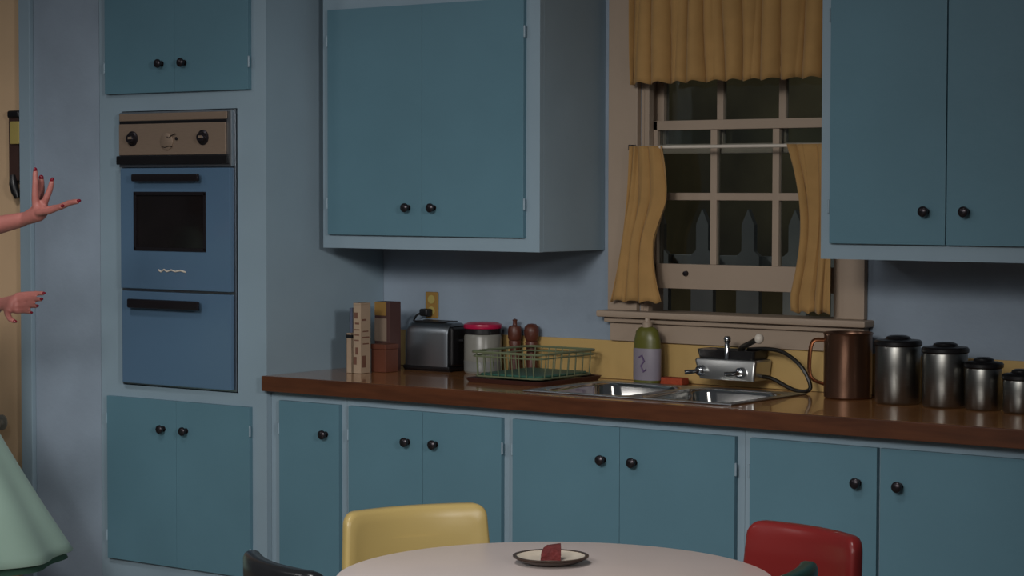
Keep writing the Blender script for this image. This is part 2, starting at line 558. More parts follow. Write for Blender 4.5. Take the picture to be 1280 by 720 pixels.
# base cabinets (one unit per door group)
units = [  # x0, x1, doors (x0,x1), knobs x, label
    (0.0, 0.335, [(0.050, 0.314)], [0.258], 'narrow single door base cabinet beside the oven tower'),
    (0.335, 0.997, [(0.355, 0.665), (0.666, 0.976)], [0.605, 0.718], 'two door base cabinet behind the yellow chair, under the dish rack'),
    (0.997, 1.832, [(1.019, 1.413), (1.414, 1.808)], [1.356, 1.467], 'wide two door base cabinet under the sink'),
    (1.832, 2.72, [(1.857, 2.256), (2.266, 2.69)], [2.200, 2.326], 'two door base cabinet behind the red chair, under the steel canisters'),
    (2.72, 3.56, [(2.75, 3.13), (3.14, 3.53)], [3.07, 3.20], 'base cabinet under the right end of the counter, cut off by the frame'),
]
CB = 0.859
for x0, x1, ds, ks, lab in units:
    cx = (x0 + x1) / 2
    u = thing('base_cabinet', lab, 'cabinet', (cx, -0.3, 0), 0, 'lower kitchen cabinets')
    m = MB()
    zt = 0.70 if 0.9 < cx < 1.5 else CB - 0.001
    m.box(x0 + 0.0005 - cx, x1 - 0.0005 - cx, -0.565 + 0.3, -0.002 + 0.3, 0.10, zt)
    m.build('carcass', 'frame', u, smooth=False)
    m = MB()
    xs = [x0 + 0.0005] + [v for d in ds for v in d] + [x1 - 0.0005]
    fy0, fy1 = -0.585 + 0.3, -0.565 + 0.3
    m.box(x0 + 0.0005 - cx, x1 - 0.0005 - cx, fy0, fy1, 0.80, CB - 0.001)
    m.box(x0 + 0.0005 - cx, x1 - 0.0005 - cx, fy0, fy1, 0.10, 0.19)
    m.box(x0 + 0.0005 - cx, ds[0][0] + 0.02 - cx, fy0, fy1, 0.19, 0.80)
    m.box(ds[-1][1] - 0.02 - cx, x1 - 0.0005 - cx, fy0, fy1, 0.19, 0.80)
    if len(ds) == 2:
        mid = (ds[0][1] + ds[1][0]) / 2
        m.box(mid - 0.02 - cx, mid + 0.02 - cx, fy0, fy1, 0.19, 0.80)
    m.build('face_frame', 'frame', u, smooth=False)
    MB().box(x0 + 0.002 - cx, x1 - 0.002 - cx, -0.52 + 0.3, -0.1 + 0.3, 0.0, 0.10).build('toe_kick', 'black', u, smooth=False)
    for i, (a, b) in enumerate(ds):
        hs = -1 if (i == 0 and len(ds) == 2) or len(ds) == 1 else 1
        cab_door(u, a - cx, b - cx, -0.603 + 0.3, 0.155, 0.829, (ks[i] - cx, 0.729), hs)


# upper cabinets
def upper(x0, x1, ds, ks, lab, dz1):
    cx = (x0 + x1) / 2
    V = -0.367
    u = thing('wall_cabinet', lab, 'cabinet', (cx, -0.18, 1.333), 0, 'upper kitchen cabinets')
    ZT = 2.26 - 1.333
    MB().box(x0 - cx, x1 - cx, V + 0.02 + 0.18, -0.001 + 0.18, 0.0, ZT, 0.002).build('carcass', 'frame', u, smooth=False)
    m = MB()
    fy0, fy1 = V + 0.18, V + 0.02 + 0.18
    m.box(x0 - cx, ds[0][0] + 0.015 - cx, fy0, fy1, 0, ZT)
    m.box(ds[-1][1] - 0.015 - cx, x1 - cx, fy0, fy1, 0, ZT)
    m.box(ds[0][0] + 0.015 - cx, ds[-1][1] - 0.015 - cx, fy0, fy1, 0, 0.06)
    m.box(ds[0][0] + 0.015 - cx, ds[-1][1] - 0.015 - cx, fy0, fy1, dz1 - 1.333 - 0.02, ZT)
    mid = (ds[0][1] + ds[1][0]) / 2
    m.box(mid - 0.02 - cx, mid + 0.02 - cx, fy0, fy1, 0.06, dz1 - 1.353)
    m.build('face_frame', 'frame', u, smooth=False)
    for i, (a, b) in enumerate(ds):
        cab_door(u, a - cx, b - cx, V - 0.016 + 0.18, 1.378 - 1.333, dz1 - 1.333, (ks[i] - cx, 1.471 - 1.333), -1 if i == 0 else 1)
    return u


upper(0.039, 0.949, [(0.072, 0.4820), (0.4830, 0.896)], [0.426, 0.534],
      'pale blue wall cabinet with two teal doors left of the window', 2.136)
upper(1.950, 2.75, [(1.985, 2.3455), (2.3490, 2.712)], [2.288, 2.409],
      'pale blue wall cabinet with two teal doors right of the window', 2.136)

# ------------------------------------------------------------------ countertop with sink cut-out
SX0, SX1, SY0, SY1 = 1.035, 1.755, -0.545, -0.125
ct = thing('countertop', 'long brown wood counter running under the window', 'countertop', (1.8, -0.3, 0.859))
m = MB()


def cbx(mb, x0, x1, y0, y1, z0, z1, bev=0.0):
    return mb.box(x0 - 1.8, x1 - 1.8, y0 + 0.3, y1 + 0.3, z0 - 0.859, z1 - 0.859, bev)


CZ0, CZ1 = 0.8595, 0.91
cbx(m, 0.001, SX0, -0.624, -0.001, CZ0, CZ1)
cbx(m, SX1, 3.6, -0.624, -0.001, CZ0, CZ1)
cbx(m, SX0, SX1, -0.624, SY0, CZ0, CZ1)
cbx(m, SX0, SX1, SY1, -0.001, CZ0, CZ1)
m.build('slab', 'counterwood', ct, smooth=False)
m = MB()
cbx(m, 0.001, 3.6, -0.636, -0.6242, CZ0, CZ1, 0.003)
e = m.build('edge_band', 'counteredge', ct)
e['label'] = 'red brown front edge'

# sink
sk = thing('kitchen_sink', 'double bowl stainless steel sink set into the counter', 'sink', (1.395, -0.335, 0.91))
m = MB()
cx_, hx_ = 0.0, 0.365
# rim: outer ring and bowls
ring_o = rrect(0, 0, 0.372, 0.222, 0.03, 0.001)
ring_t = rrect(0, 0, 0.366, 0.216, 0.03, 0.005)


def bowl(cx):
    hx, hy = 0.155, 0.175
    R = [rrect(cx, -0.012, hx + 0.012, hy + 0.012, 0.075, 0.0045, 8),
         rrect(cx, -0.012, hx + 0.004, hy + 0.004, 0.07, 0.003, 8),
         rrect(cx, -0.012, hx, hy, 0.068, -0.006, 8),
         rrect(cx, -0.012, hx - 0.036, hy - 0.036, 0.075, -0.11, 8),
         rrect(cx, -0.012, hx - 0.046, hy - 0.046, 0.070, -0.14, 8),
         rrect(cx, -0.012, hx - 0.07, hy - 0.07, 0.055, -0.15, 8)]
    b = MB()
    b.loft(R, cap0=False, cap1=True)
    o = b.build('bowl', 'bowl', sk, angle=60)
    for p in o.data.polygons:
        p.use_smooth = True
    dr = MB().lathe([(0.0, 0.001), (0.02, 0.001), (0.03, 0.003), (0.032, 0.0)], (cx, -0.012, -0.149)).build('drain', 'chrome', o)
    return o


# deck pieces around bowls (flat steel), slightly proud
m.box(-0.372, 0.372, 0.170, 0.222, 0.0006, 0.005, 0.0015)
m.box(-0.372, 0.372, -0.222, -0.196, 0.0006, 0.005, 0.0015)
m.box(-0.372, -0.342, -0.2, 0.175, 0.0006, 0.005, 0.0015)
m.box(0.342, 0.372, -0.2, 0.175, 0.0006, 0.005, 0.0015)
m.box(-0.017, 0.017, -0.2, 0.175, 0.0006, 0.005, 0.0015)
for c in (-0.177, 0.177):      # corner fillers between the bowls' rounded corners and the deck
    for sx in (-1, 1):
        for sy in (-1, 1):
            cx0, cy0 = c + sx * 0.092, -0.012 + sy * 0.112
            n = 8
            arc = [(cx0 + sx * 0.074 * math.cos(PI / 2 * k / n), cy0 + sy * 0.074 * math.sin(PI / 2 * k / n)) for k in range(n + 1)]
            poly = arc + [(c + sx * 0.168, -0.012 + sy * 0.188)]
            poly = [(p[0], p[1]) for p in poly]
            m.loft([[(p[0], p[1], 0.001) for p in poly], [(p[0], p[1], 0.0045) for p in poly]])
m.build('rim', 'steel', sk, smooth=False)
bowl(-0.177)
bowl(0.177)

# faucet
fc = thing('sink_faucet', 'chrome wall mounted mixer faucet with two lever handles and soap dish', 'faucet', (1.48, -0.009, 0.97))
m = MB()
m.loft([rrect(0.006, -0.058, 0.099, 0.050, 0.008, -0.030), rrect(0, -0.055, 0.112, 0.053, 0.010, 0.028), rrect(0, -0.055, 0.108, 0.049, 0.010, 0.034)])
m.build('body', 'satin', fc)
for fx in (-0.075, 0.075):
    MB().lathe([(0.018, 0.0), (0.018, 0.012)], (fx, 0.0, -0.008), 'y', 16).build('wall_flange', 'chrome', fc)
for hx in (-0.082, 0.062):
    m = MB()
    m.lathe([(0.017, 0.0), (0.016, 0.016), (0.01, 0.022), (0.0, 0.023)], (hx, -0.108, -0.004), 'y', 18)
    m.tube([(hx, -0.126, -0.004), (hx - 0.012, -0.15, -0.006), (hx - 0.03, -0.163, -0.008)], [0.006, 0.007, 0.008], 10)
    m.build('lever_handle', 'chrome', fc)
m = MB()
m.loft([rrect(-0.005, -0.052, 0.10, 0.042, 0.012, 0.035), rrect(-0.005, -0.052, 0.106, 0.046, 0.012, 0.062), rrect(-0.005, -0.052, 0.100, 0.040, 0.010, 0.062), rrect(-0.005, -0.052, 0.095, 0.037, 0.010, 0.042)])
d = m.build('soap_dish', 'black', fc)
d['label'] = 'dark soap dish on top of the faucet body'
m = MB()
m.lathe([(0.009, 0.034), (0.009, 0.082), (0.007, 0.085), (0.011, 0.09), (0.012, 0.100), (0.008, 0.106), (0.0, 0.107)], (0.005, -0.10, 0.0), 'z', 14)
m.build('diverter_knob', 'chrome', fc)
m = MB()
m.tube([(0.03, -0.06, 0.062), (0.06, -0.10, 0.075), (0.115, -0.14, 0.094), (0.150, -0.165, 0.106)], [0.011, 0.009, 0.008, 0.009], 12)
sp = m.build('spout', 'hose', fc)
m = MB()
m.ball((0.163, -0.176, 0.109), 0.0145, (1, 1, 1.1))
s = m.build('spout_tip', 'rod', sp)
s['label'] = 'white round spout tip'
m = MB()
m.box(-0.05, 0.0, -0.075, -0.03, 0.046, 0.064, 0.007, 3)
tag(m.build('soap_bar', 'paper_grey', None, loc=(1.41, -0.009, 0.968)), 'small tan soap bar lying in the dark soap dish of the faucet', 'soap')

hs = MB()
raw = [(1.535, -0.07, 1.035), (1.60, -0.075, 1.040), (1.655, -0.08, 1.036), (1.70, -0.085, 1.018), (1.738, -0.09, 0.99), (1.760, -0.09, 0.958), (1.768, -0.09, 0.93),
       (1.752, -0.09, 0.9175), (1.715, -0.085, 0.918), (1.68, -0.08, 0.928), (1.64, -0.075, 0.944), (1.612, -0.07, 0.951), (1.588, -0.065, 0.952)]


def smooth(pts, n=4):
    P = [Vector(p) for p in pts]
    out = []
    for i in range(len(P) - 1):
        a, b, c, d = P[max(i - 1, 0)], P[i], P[i + 1], P[min(i + 2, len(P) - 1)]
        for k in range(n):
            t = k / n
            out.append(0.5 * ((2 * b) + (c - a) * t + (2 * a - 5 * b + 4 * c - d) * t * t + (3 * b - a - 3 * c + d) * t ** 3))
    out.append(P[-1])
    return out


hl = Vector((1.48, -0.009, 0.97))
hs.tube([p - hl for p in smooth(raw)], 0.0065, 8)
h_ = hs.build('spray_hose', 'hose', fc)
h_['label'] = 'black rubber spray hose looping to the right'

# ------------------------------------------------------------------ wall oven
ov = thing('wall_oven', 'blue built-in wall oven with copper control panel in the tower', 'oven', (-0.412, -0.6, 0.848))


def obx(mb, x0, x1, y0, y1, z0, z1, bev=0.003):
    return mb.box(x0 + 0.412, x1 + 0.412, y0 + 0.6, y1 + 0.6, z0 - 0.848, z1 - 0.848, bev)


m = MB()
obx(m, -0.688, -0.136, -0.612, -0.10, 0.846, 1.80, 0.002)
m.build('housing', 'steel', ov)
m = MB()
obx(m, -0.684, -0.140, -0.628, -0.612, 1.606, 1.797, 0.004)
cp = m.build('control_panel', 'steel', ov)
m = MB()
obx(m, -0.676, -0.156, -0.634, -0.628, 1.767, 1.793, 0.003)
m.build('top_strip', 'fascia', cp)
m = MB()
obx(m, -0.676, -0.160, -0.636, -0.628, 1.648, 1.757, 0.003)
fa = m.build('fascia', 'fascia', cp)
fa['label'] = 'copper toned control fascia'
m = MB()
obx(m, -0.676, -0.160, -0.631, -0.628, 1.757, 1.766, 0.0)
obx(m, -0.686, -0.150, -0.640, -0.612, 1.616, 1.646, 0.003)
m.build('vent_slot', 'black', cp)
for kx in (-0.606, -0.264):
    m = MB()
    m.lathe([(0.026, 0.0), (0.026, 0.003), (0.019, 0.005), (0.017, 0.016), (0.014, 0.019), (0.0, 0.019)], (kx + 0.412, -0.036, 1.706 - 0.848), 'y', 24)
    kk = m.build('dial', 'knob', cp)
    m = MB()
    m.box(kx + 0.412 - 0.003, kx + 0.412 + 0.014, -0.0565, -0.055, 1.704 - 0.848, 1.712 - 0.848)
    m.build('pointer', 'fascia', kk, smooth=False)
m = MB()   # clock dial and script marks in the middle
m.lathe([(0.030, 0.0), (0.030, 0.003), (0.027, 0.0045), (0.0, 0.0045)], (-0.437 + 0.412, -0.036, 1.694 - 0.848), 'y', 28)
ck = m.build('clock_dial', 'fascia', cp)
m = MB()
m.tube([(-0.02, -0.0415, 0.862), (-0.01, -0.0415, 0.858), (0.0, -0.0415, 0.866), (0.02, -0.0415, 0.872)], 0.0016, 6)
m.tube([(-0.045, -0.0415, 0.828), (-0.03, -0.0415, 0.826), (-0.01, -0.0415, 0.830), (0.004, -0.0415, 0.828)], 0.0013, 6)
m.ball((0.024, -0.041, 0.856), 0.006, (1, 0.4, 1), seg=10)
m.build('clock_hand', 'knob', ck)
# oven door
m = MB()
wx0, wx1, wz0, wz1 = -0.600, -0.258, 1.321, 1.518
obx(m, -0.672, wx0, -0.634, -0.6125, 1.184, 1.604, 0.004)
obx(m, wx1, -0.142, -0.634, -0.6125, 1.184, 1.604, 0.004)
obx(m, wx0 - 0.006, wx1 + 0.006, -0.634, -0.6125, 1.184, wz0, 0.004)
obx(m, wx0 - 0.006, wx1 + 0.006, -0.634, -0.6125, wz1, 1.604, 0.004)
dr = m.build('oven_door', 'oven', ov)
m = MB()
obx(m, wx0 - 0.003, wx1 + 0.003, -0.629, -0.620, wz0 - 0.003, wz1 + 0.003, 0)
pn = m.build('window_pane', 'ovenglass', dr, smooth=False)
pn['label'] = 'dark glass window of the oven door'
m = MB()
for (a0, a1, b0, b1) in ((wx0 - 0.004, wx1 + 0.004, wz0 - 0.004, wz0 + 0.008), (wx0 - 0.004, wx1 + 0.004, wz1 - 0.008, wz1 + 0.004),
                         (wx0 - 0.004, wx0 + 0.008, wz0, wz1), (wx1 - 0.008, wx1 + 0.004, wz0, wz1)):
    obx(m, a0, a1, -0.637, -0.628, b0, b1, 0.0015)
m.build('window_trim', 'knob', dr)


def bar_handle(par, x0, x1, z, h, name='handle'):
    m = MB()
    obx(m, x0, x1, -0.664, -0.650, z - h / 2, z + h / 2, 0.005)
    obx(m, x0 + 0.02, x0 + 0.045, -0.652, -0.633, z - h / 3, z + h / 3, 0.002)
    obx(m, x1 - 0.045, x1 - 0.02, -0.652, -0.633, z - h / 3, z + h / 3, 0.002)
    return m.build(name, 'knob', par)


bar_handle(dr, -0.588, -0.266, 1.570, 0.026)
m = MB()
m.tube([(x + 0.412, -0.0355, z - 0.848) for x, z in ((-0.482, 1.252), (-0.47, 1.246), (-0.455, 1.254), (-0.44, 1.247), (-0.42, 1.253), (-0.40, 1.248), (-0.375, 1.252), (-0.35, 1.247))], 0.003, 6)
b_ = m.build('badge', 'rod', dr)  # white paint stands in for the bright reflection on chrome
b_['label'] = 'small chrome script badge with its shine painted white'
m = MB()
obx(m, -0.670, -0.142, -0.632, -0.6125, 0.852, 1.176, 0.004)
bd = m.build('lower_door', 'oven', ov)
bar_handle(bd, -0.612, -0.268, 1.134, 0.032)

# hanging thing on the door
hg = thing('door_hanging', 'dark brown narrow hanging strap with pale yellow tag on the beige door', 'wall hanging', (-1.245, -0.6, 1.65))
MB().box(-0.034, 0.030, -0.026, -0.0005, 0.140, 0.168, 0.008, 3).build('hook_plate', 'black', hg)
MB().box(-0.034, 0.022, -0.018, -0.0005, -0.09, 0.145, 0.005).build('strap', 'hangbrown', hg)
t_ = MB().box(-0.016, 0.034, -0.026, -0.0185, 0.045, 0.128, 0.003).build('yellow_tag', 'hangyellow', hg)
MB().tube([(-0.008, -0.02, -0.07), (0.0, -0.024, -0.10), (0.01, -0.024, -0.13), (0.018, -0.022, -0.152)], [0.012, 0.017, 0.016, 0.010], 12).build('knob_end', 'black', hg)


# ------------------------------------------------------------------ curtains
def cloth(name, x0, x1, zt, zb, edge, folds, amp, ybase, phase, lab, loc, nu=90, nv=26, seed=0):
    rnd = random.Random(seed)
    ph = [rnd.uniform(0, 6.28) for _ in range(6)]

    def f(u, v):
        z = zt + (zb - zt) * v
        xa, xb = edge(v)
        x = xa + (xb - xa) * u
        a = amp * (0.7 + 0.3 * v)
        w_ = u * folds + 0.22 * math.sin(u * 7 + ph[1]) + 0.12 * math.sin(v * 2.2 + u * 9 + ph[3])
        p1 = abs(math.sin(w_ * PI)) ** 0.45
        p2 = abs(math.sin(w_ * PI * 0.47 + ph[2] + 0.5 * v)) ** 0.8
        y = ybase - a * (1.25 * p1 + 0.55 * p2 - 1.0)
        z += 0.004 * math.sin(u * folds * 2 * PI + ph[4]) * v
        x += 0.004 * math.sin(v * 4 + u * 21 + ph[5])
        return (x - loc[0], y - loc[1], z - loc[2])
    m = MB()
    m.grid(f, nu, nv)
    o = m.build(name, 'curtain', None, angle=180, loc=loc)
    s = o.modifiers.new('thickness', 'SOLIDIFY')
    s.thickness = 0.002
    tag(o, lab, 'curtain')
    return o


def ev(v):
    return (1.082 + 0.012 * v, 1.862)


cloth('curtain_valance', 1.09, 1.86, 2.36, 1.872, ev, 11, 0.034, -0.068, 0, 'gathered mustard yellow valance across the top of the window', (1.47, -0.05, 2.36), 330, 24, 3)


def el(v):
    a = 1.085 - 0.03 * v - 0.045 * v * v
    b = 1.203 + 0.02 * math.sin(PI * min(1, v * 1.7)) - 0.03 * math.sin(PI * max(0, v - 0.35) / 0.65) + 0.005 * v
    return (a, b)


def er(v):
    b = 1.822 - 0.01 * v
    a = 1.655 + 0.045 * math.sin(PI * min(1, v * 1.1)) + 0.025 * v
    return (a, b)


cloth('cafe_curtain', 0, 0, 1.672, 1.170, el, 3.4, 0.020, -0.052, 0, 'mustard yellow cafe curtain gathered at the left side of the window', (1.14, -0.045, 1.67), 110, 30, 5)
cloth('cafe_curtain', 0, 0, 1.672, 1.156, er, 3.6, 0.018, -0.052, 0, 'mustard yellow cafe curtain hanging at the right side of the window', (1.74, -0.045, 1.67), 110, 30, 8)
rd = thing('curtain_rod', 'thin pale cafe curtain rod across the middle of the window', 'curtain rod', (1.458, -0.045, 1.668))
MB().tube([(-0.375, 0, 0), (0.375, 0, 0)], 0.0055, 10).build('rod', 'rod', rd)
for sx in (-1, 1):
    MB().box(sx * 0.377 - 0.006, sx * 0.377 + 0.006, -0.010, 0.0212, -0.009, 0.009, 0.002).build('bracket', 'knob', rd)
r_ = thing('valance_rod', 'white valance rod behind the top edge of the mustard valance', 'curtain rod', (1.458, -0.035, 2.372))
MB().tube([(-0.40, 0, 0), (0.40, 0, 0)], 0.006, 10).build('rod', 'rod', r_)
for sx in (-1, 1):
    MB().box(sx * 0.4 - 0.005, sx * 0.4 + 0.005, -0.006, 0.0108, -0.009, 0.009, 0.002).build('bracket', 'knob', r_)

# ------------------------------------------------------------------ things on the counter
Z0 = 0.9105


def book(name, lab, cat, x0, x1, y0, y1, h, cover, marks=(), rz=0.0, pages='paper_cream'):
    cx, cy = (x0 + x1) / 2, (y0 + y1) / 2
    t = thing(name, lab, cat, (cx, cy, Z0), rz)
    hx, hy = (x1 - x0) / 2, (y1 - y0) / 2
    m = MB()
    th = 0.003
    m.box(-hx, -hx + th, -hy, hy, 0, h, 0.001).box(hx - th, hx, -hy, hy, 0, h, 0.001).box(-hx, hx, -hy, -hy + th, 0, h, 0.001)
    m.build('cover', cover, t)
    MB().box(-hx + th, hx - th, -hy + th, hy - 0.004, 0.004, h - 0.004).build('pages', pages, t, smooth=False)
    return t, hx, hy


# spines face the viewer side (-y); leaning row against the tower side
t, hx, hy = book('booklet', 'slim cream booklet standing lowest at the left end of the counter', 'book', 0.146, 0.171, -0.372, -0.322, 0.135, 'paper_cream')
MB().box(-hx - 0.0006, hx + 0.0006, -hy - 0.0008, -hy + 0.03, 0.118, 0.130).build('spine_band', 'black', t, smooth=False)
t, hx, hy = book('cookbook', 'grey blue book standing behind the slim cream booklet', 'book', 0.080, 0.096, -0.28, -0.20, 0.214, 'paper_blue')
ca = thing('food_carton', 'tall narrow cream carton with brown print, between booklet and brown box', 'box', (0.1925, -0.345, Z0))
MB().box(-0.0165, 0.0165, -0.026, 0.026, 0, 0.232, 0.0015).build('body', 'paper_cream', ca)
MB().box(-0.0165, 0.0165, -0.026, 0.026, 0.232, 0.238, 0.001).build('top_flap', 'paper_cream', ca)
for z0, z1, a, b in ((0.186, 0.206, -0.7, 0.2), (0.166, 0.172, -0.5, 0.6), (0.146, 0.150, -0.7, 0.7), (0.128, 0.132, -0.6, 0.6), (0.110, 0.114, -0.7, 0.5), (0.030, 0.056, -0.9, -0.1), (0.064, 0.088, -0.4, 0.3)):
    MB().box(a * 0.0165, b * 0.0165, -0.0268, -0.0255, z0, z1).build('front_print', 'paper_print', ca, smooth=False)
for z0, z1, a, b in ((0.120, 0.124, -0.7, 0.7), (0.140, 0.144, -0.6, 0.5), (0.098, 0.102, -0.6, 0.6), (0.178, 0.184, -0.8, 0.1), (0.020, 0.060, -0.7, 0.0)):
    MB().box(0.0160, 0.0170, a * 0.026, b * 0.026, z0, z1).build('side_print', 'paper_print', ca, smooth=False)
fb = thing('food_box', 'brown box with ochre top and taupe label standing behind the red brown box', 'box', (0.168, -0.180, Z0))
MB().box(-0.034, 0.034, -0.030, 0.030, 0, 0.235, 0.002).build('body', 'paper_brown', fb)
MB().box(-0.0335, 0.018, -0.0308, -0.0295, 0.188, 0.234).build('ochre_band', 'paper_yellow', fb, smooth=False)
MB().box(-0.0335, 0.020, -0.0308, -0.0295, 0.100, 0.178).build('label_patch', 'paper_grey', fb, smooth=False)
rb = thing('recipe_box', 'small red brown box in front of the brown box beside the toaster', 'box', (0.218, -0.256, Z0))
MB().box(-0.032, 0.032, -0.034, 0.034, 0, 0.078, 0.002).build('body', 'redbrown', rb)
MB().box(-0.0335, 0.0335, -0.0355, 0.0355, 0.078, 0.096, 0.003).build('lid', 'redbrown', rb)

# toaster
to = thing('toaster', 'chrome toaster with rounded top and black end, beside the crock', 'toaster', (0.306, -0.088, Z0))
# body: rounded block 
m = MB()
prof = []
hx = 0.095


def tring(x, k):
    hy, h = 0.058 * k, 0.022 + 0.146 * (0.5 + 0.5 * k)
    pts = [(x, -hy, 0.014), (x, hy, 0.014)]
    r = 0.040 * k
    for j in range(7):
        a = PI / 2 * j / 6
        pts.append((x, hy - r + r * math.cos(a), h - r + r * math.sin(a)))
    for j in range(7):
        a = PI / 2 + PI / 2 * j / 6
        pts.append((x, -hy + r + r * math.cos(a), h - r + r * math.sin(a)))
    return pts


m.loft([tring(-hx, 0.84), tring(-hx + 0.006, 0.93), tring(-hx + 0.018, 0.985), tring(-hx + 0.032, 1.0), tring(hx - 0.018, 1.0), tring(hx - 0.006, 0.98), tring(hx, 0.95)])
m.build('shell', 'steel', to, angle=50)
m = MB()
m.box(-hx - 0.002, hx + 0.01, -0.060, 0.060, 0.004, 0.018, 0.004)
m.box(-hx - 0.002, hx + 0.01, -0.052, -0.045, 0.0, 0.005).box(-hx, hx + 0.01, 0.045, 0.052, 0.0, 0.005)
m.build('base', 'black', to)
MB().box(hx - 0.001, hx + 0.016, -0.050, 0.050, 0.016, 0.155, 0.012, 3).build('end_panel', 'black', to)
m = MB()
for y in (-0.024, 0.024):
    m.box(-0.068, 0.068, y - 0.012, y + 0.012, 0.166, 0.1705, 0.001)
m.build('slot', 'black', to)
MB().box(hx + 0.014, hx + 0.034, -0.014, 0.014, 0.10, 0.112, 0.004).build('lever', 'black', to)

# outlet + plug
oj = thing('wall_outlet', 'yellow outlet plate on the blue wall above the toaster', 'outlet', (0.222, -0.0005, 1.128))
MB().box(-0.028, 0.028, -0.006, 0.0, -0.046, 0.046, 0.004).build('plate', 'paper_yellow', oj)
m = MB()
m.lathe([(0.015, 0.0), (0.015, 0.008), (0.0, 0.008)], (0, 0, 0.020), 'y', 16)
m.lathe([(0.015, 0.0), (0.015, 0.008), (0.0, 0.008)], (0, 0, -0.020), 'y', 16)
m.build('socket', 'hangyellow', oj)
pg = thing('toaster_plug', 'black plug in the yellow outlet with cord going down behind the toaster', 'plug', (0.213, -0.009, 1.104))
MB().box(-0.018, 0.018, -0.036, 0.0, -0.014, 0.012, 0.007, 3).build('plug_body', 'black', pg)
MB().tube(smooth([(-0.012, -0.03, -0.004), (-0.03, -0.036, -0.015), (-0.045, -0.03, -0.05), (-0.03, -0.006, -0.12), (0.02, -0.004, -0.178), (0.07, -0.010, -0.188)]), 0.0035, 6).build('cord', 'black', pg)

# crock with crimson lid
jr = thing('cookie_crock', 'white ceramic crock with crimson lid between toaster and dish rack', 'jar', (0.512, -0.090, Z0))
MB().lathe([(0.0, 0.0), (0.058, 0.0), (0.062, 0.004), (0.0635, 0.02), (0.0635, 0.125), (0.060, 0.132), (0.052, 0.134), (0.0, 0.134)]).build('body', 'white', jr)
MB().lathe([(0.0600, 0.004), (0.0640, 0.008), (0.0642, 0.036), (0.0648, 0.038), (0.0648, 0.042), (0.0632, 0.043)], caps=False).build('grey_band', 'crockgrey', jr)
MB().lathe([(0.0, 0.134), (0.061, 0.134), (0.064, 0.136), (0.064, 0.150), (0.061, 0.152), (0.0, 0.152)]).build('black_collar', 'black', jr)
MB().lathe([(0.0, 0.152), (0.064, 0.152), (0.066, 0.156), (0.064, 0.166), (0.050, 0.172), (0.0, 0.174)]).build('lid', 'crimson', jr)

for x, lab, s in ((0.612, 'dark brown wooden mill just right of the crimson lidded crock', 0.95), (0.682, 'rounded brown wooden mill behind the dish rack', 1.0)):
    t = thing('spice_mill', lab, 'mill', (x, -0.042, Z0), 0, 'wooden mills behind the dish rack')
    MB().lathe([(0.0, 0.0), (0.023, 0.0), (0.024, 0.01), (0.018, 0.05), (0.017, 0.08), (0.022, 0.108), (0.020, 0.112), (0.0, 0.112)], seg=20).build('body', 'mill', t)
    MB().lathe([(0.0, 0.112), (0.018, 0.113), (0.024, 0.125), (0.026, 0.145), (0.024, 0.160), (0.014, 0.170), (0.0, 0.172)] if s == 1.0 else
               [(0.0, 0.112), (0.020, 0.113), (0.024, 0.122), (0.024, 0.150), (0.020, 0.160), (0.008, 0.164), (0.007, 0.176), (0.009, 0.182), (0.0, 0.186)], seg=20).build('head', 'mill', t)

# dish rack on tray
dt = thing('drain_tray', 'dark maroon drain tray under the green wire dish rack', 'tray', (0.825, -0.225, Z0))
m = MB()
m.loft([rrect(0, 0, 0.148, 0.168, 0.02, 0.0), rrect(0, 0, 0.155, 0.178, 0.02, 0.014), rrect(0, 0, 0.150, 0.173, 0.02, 0.014), rrect(0, 0, 0.146, 0.166, 0.02, 0.005)])
m.build('tray', 'tray', dt)
rk = thing('dish_rack', 'green coated wire dish rack standing on the maroon tray', 'dish rack', (0.825, -0.225, Z0 + 0.006))
bx, by = 0.132, 0.155


def rr(z, g=0.0):
    return [(p[0], p[1], p[2]) for p in rrect(0, 0, bx + g, by + g, 0.03, z, 4)]


m = MB()
m.tube(rr(0.092, 0.008), 0.0042, 6, closed=True)
m.tube(rr(0.078, 0.006), 0.0028, 6, closed=True)
m.build('rim_wire', 'wire', rk)
m = MB()
m.tube(rr(0.014), 0.003, 6, closed=True)
m.build('base_wire', 'wire', rk)
for i in range(9):
    x = -bx + 0.02 + i * (2 * bx - 0.04) / 8
    MB().tube([(x, -by - 0.007, 0.092), (x, -by, 0.016), (x, -by + 0.006, 0.012), (x, by - 0.006, 0.012), (x, by, 0.016), (x, by + 0.007, 0.092)], 0.0018, 5).build('cross_wire', 'wire', rk)
for i in range(7):
    y = -by + 0.03 + i * (2 * by - 0.06) / 6
    MB().tube([(-bx - 0.007, y, 0.092), (-bx, y, 0.016), (-bx + 0.006, y, 0.010), (bx - 0.006, y, 0.010), (bx, y, 0.016), (bx + 0.007, y, 0.092)], 0.0018, 5).build('cross_wire', 'wire', rk)
pl_ = MB()
pl_.loft([rrect(0, 0, 0.118, 0.14, 0.02, 0.0), rrect(0, 0, 0.121, 0.143, 0.02, 0.004), rrect(0, 0, 0.118, 0.14, 0.02, 0.008)])
tag(pl_.build('rack_mat', 'rackbase', None, loc=(0.825, -0.225, Z0 + 0.020)), 'teal rubber mat lying inside the wire dish rack', 'mat')

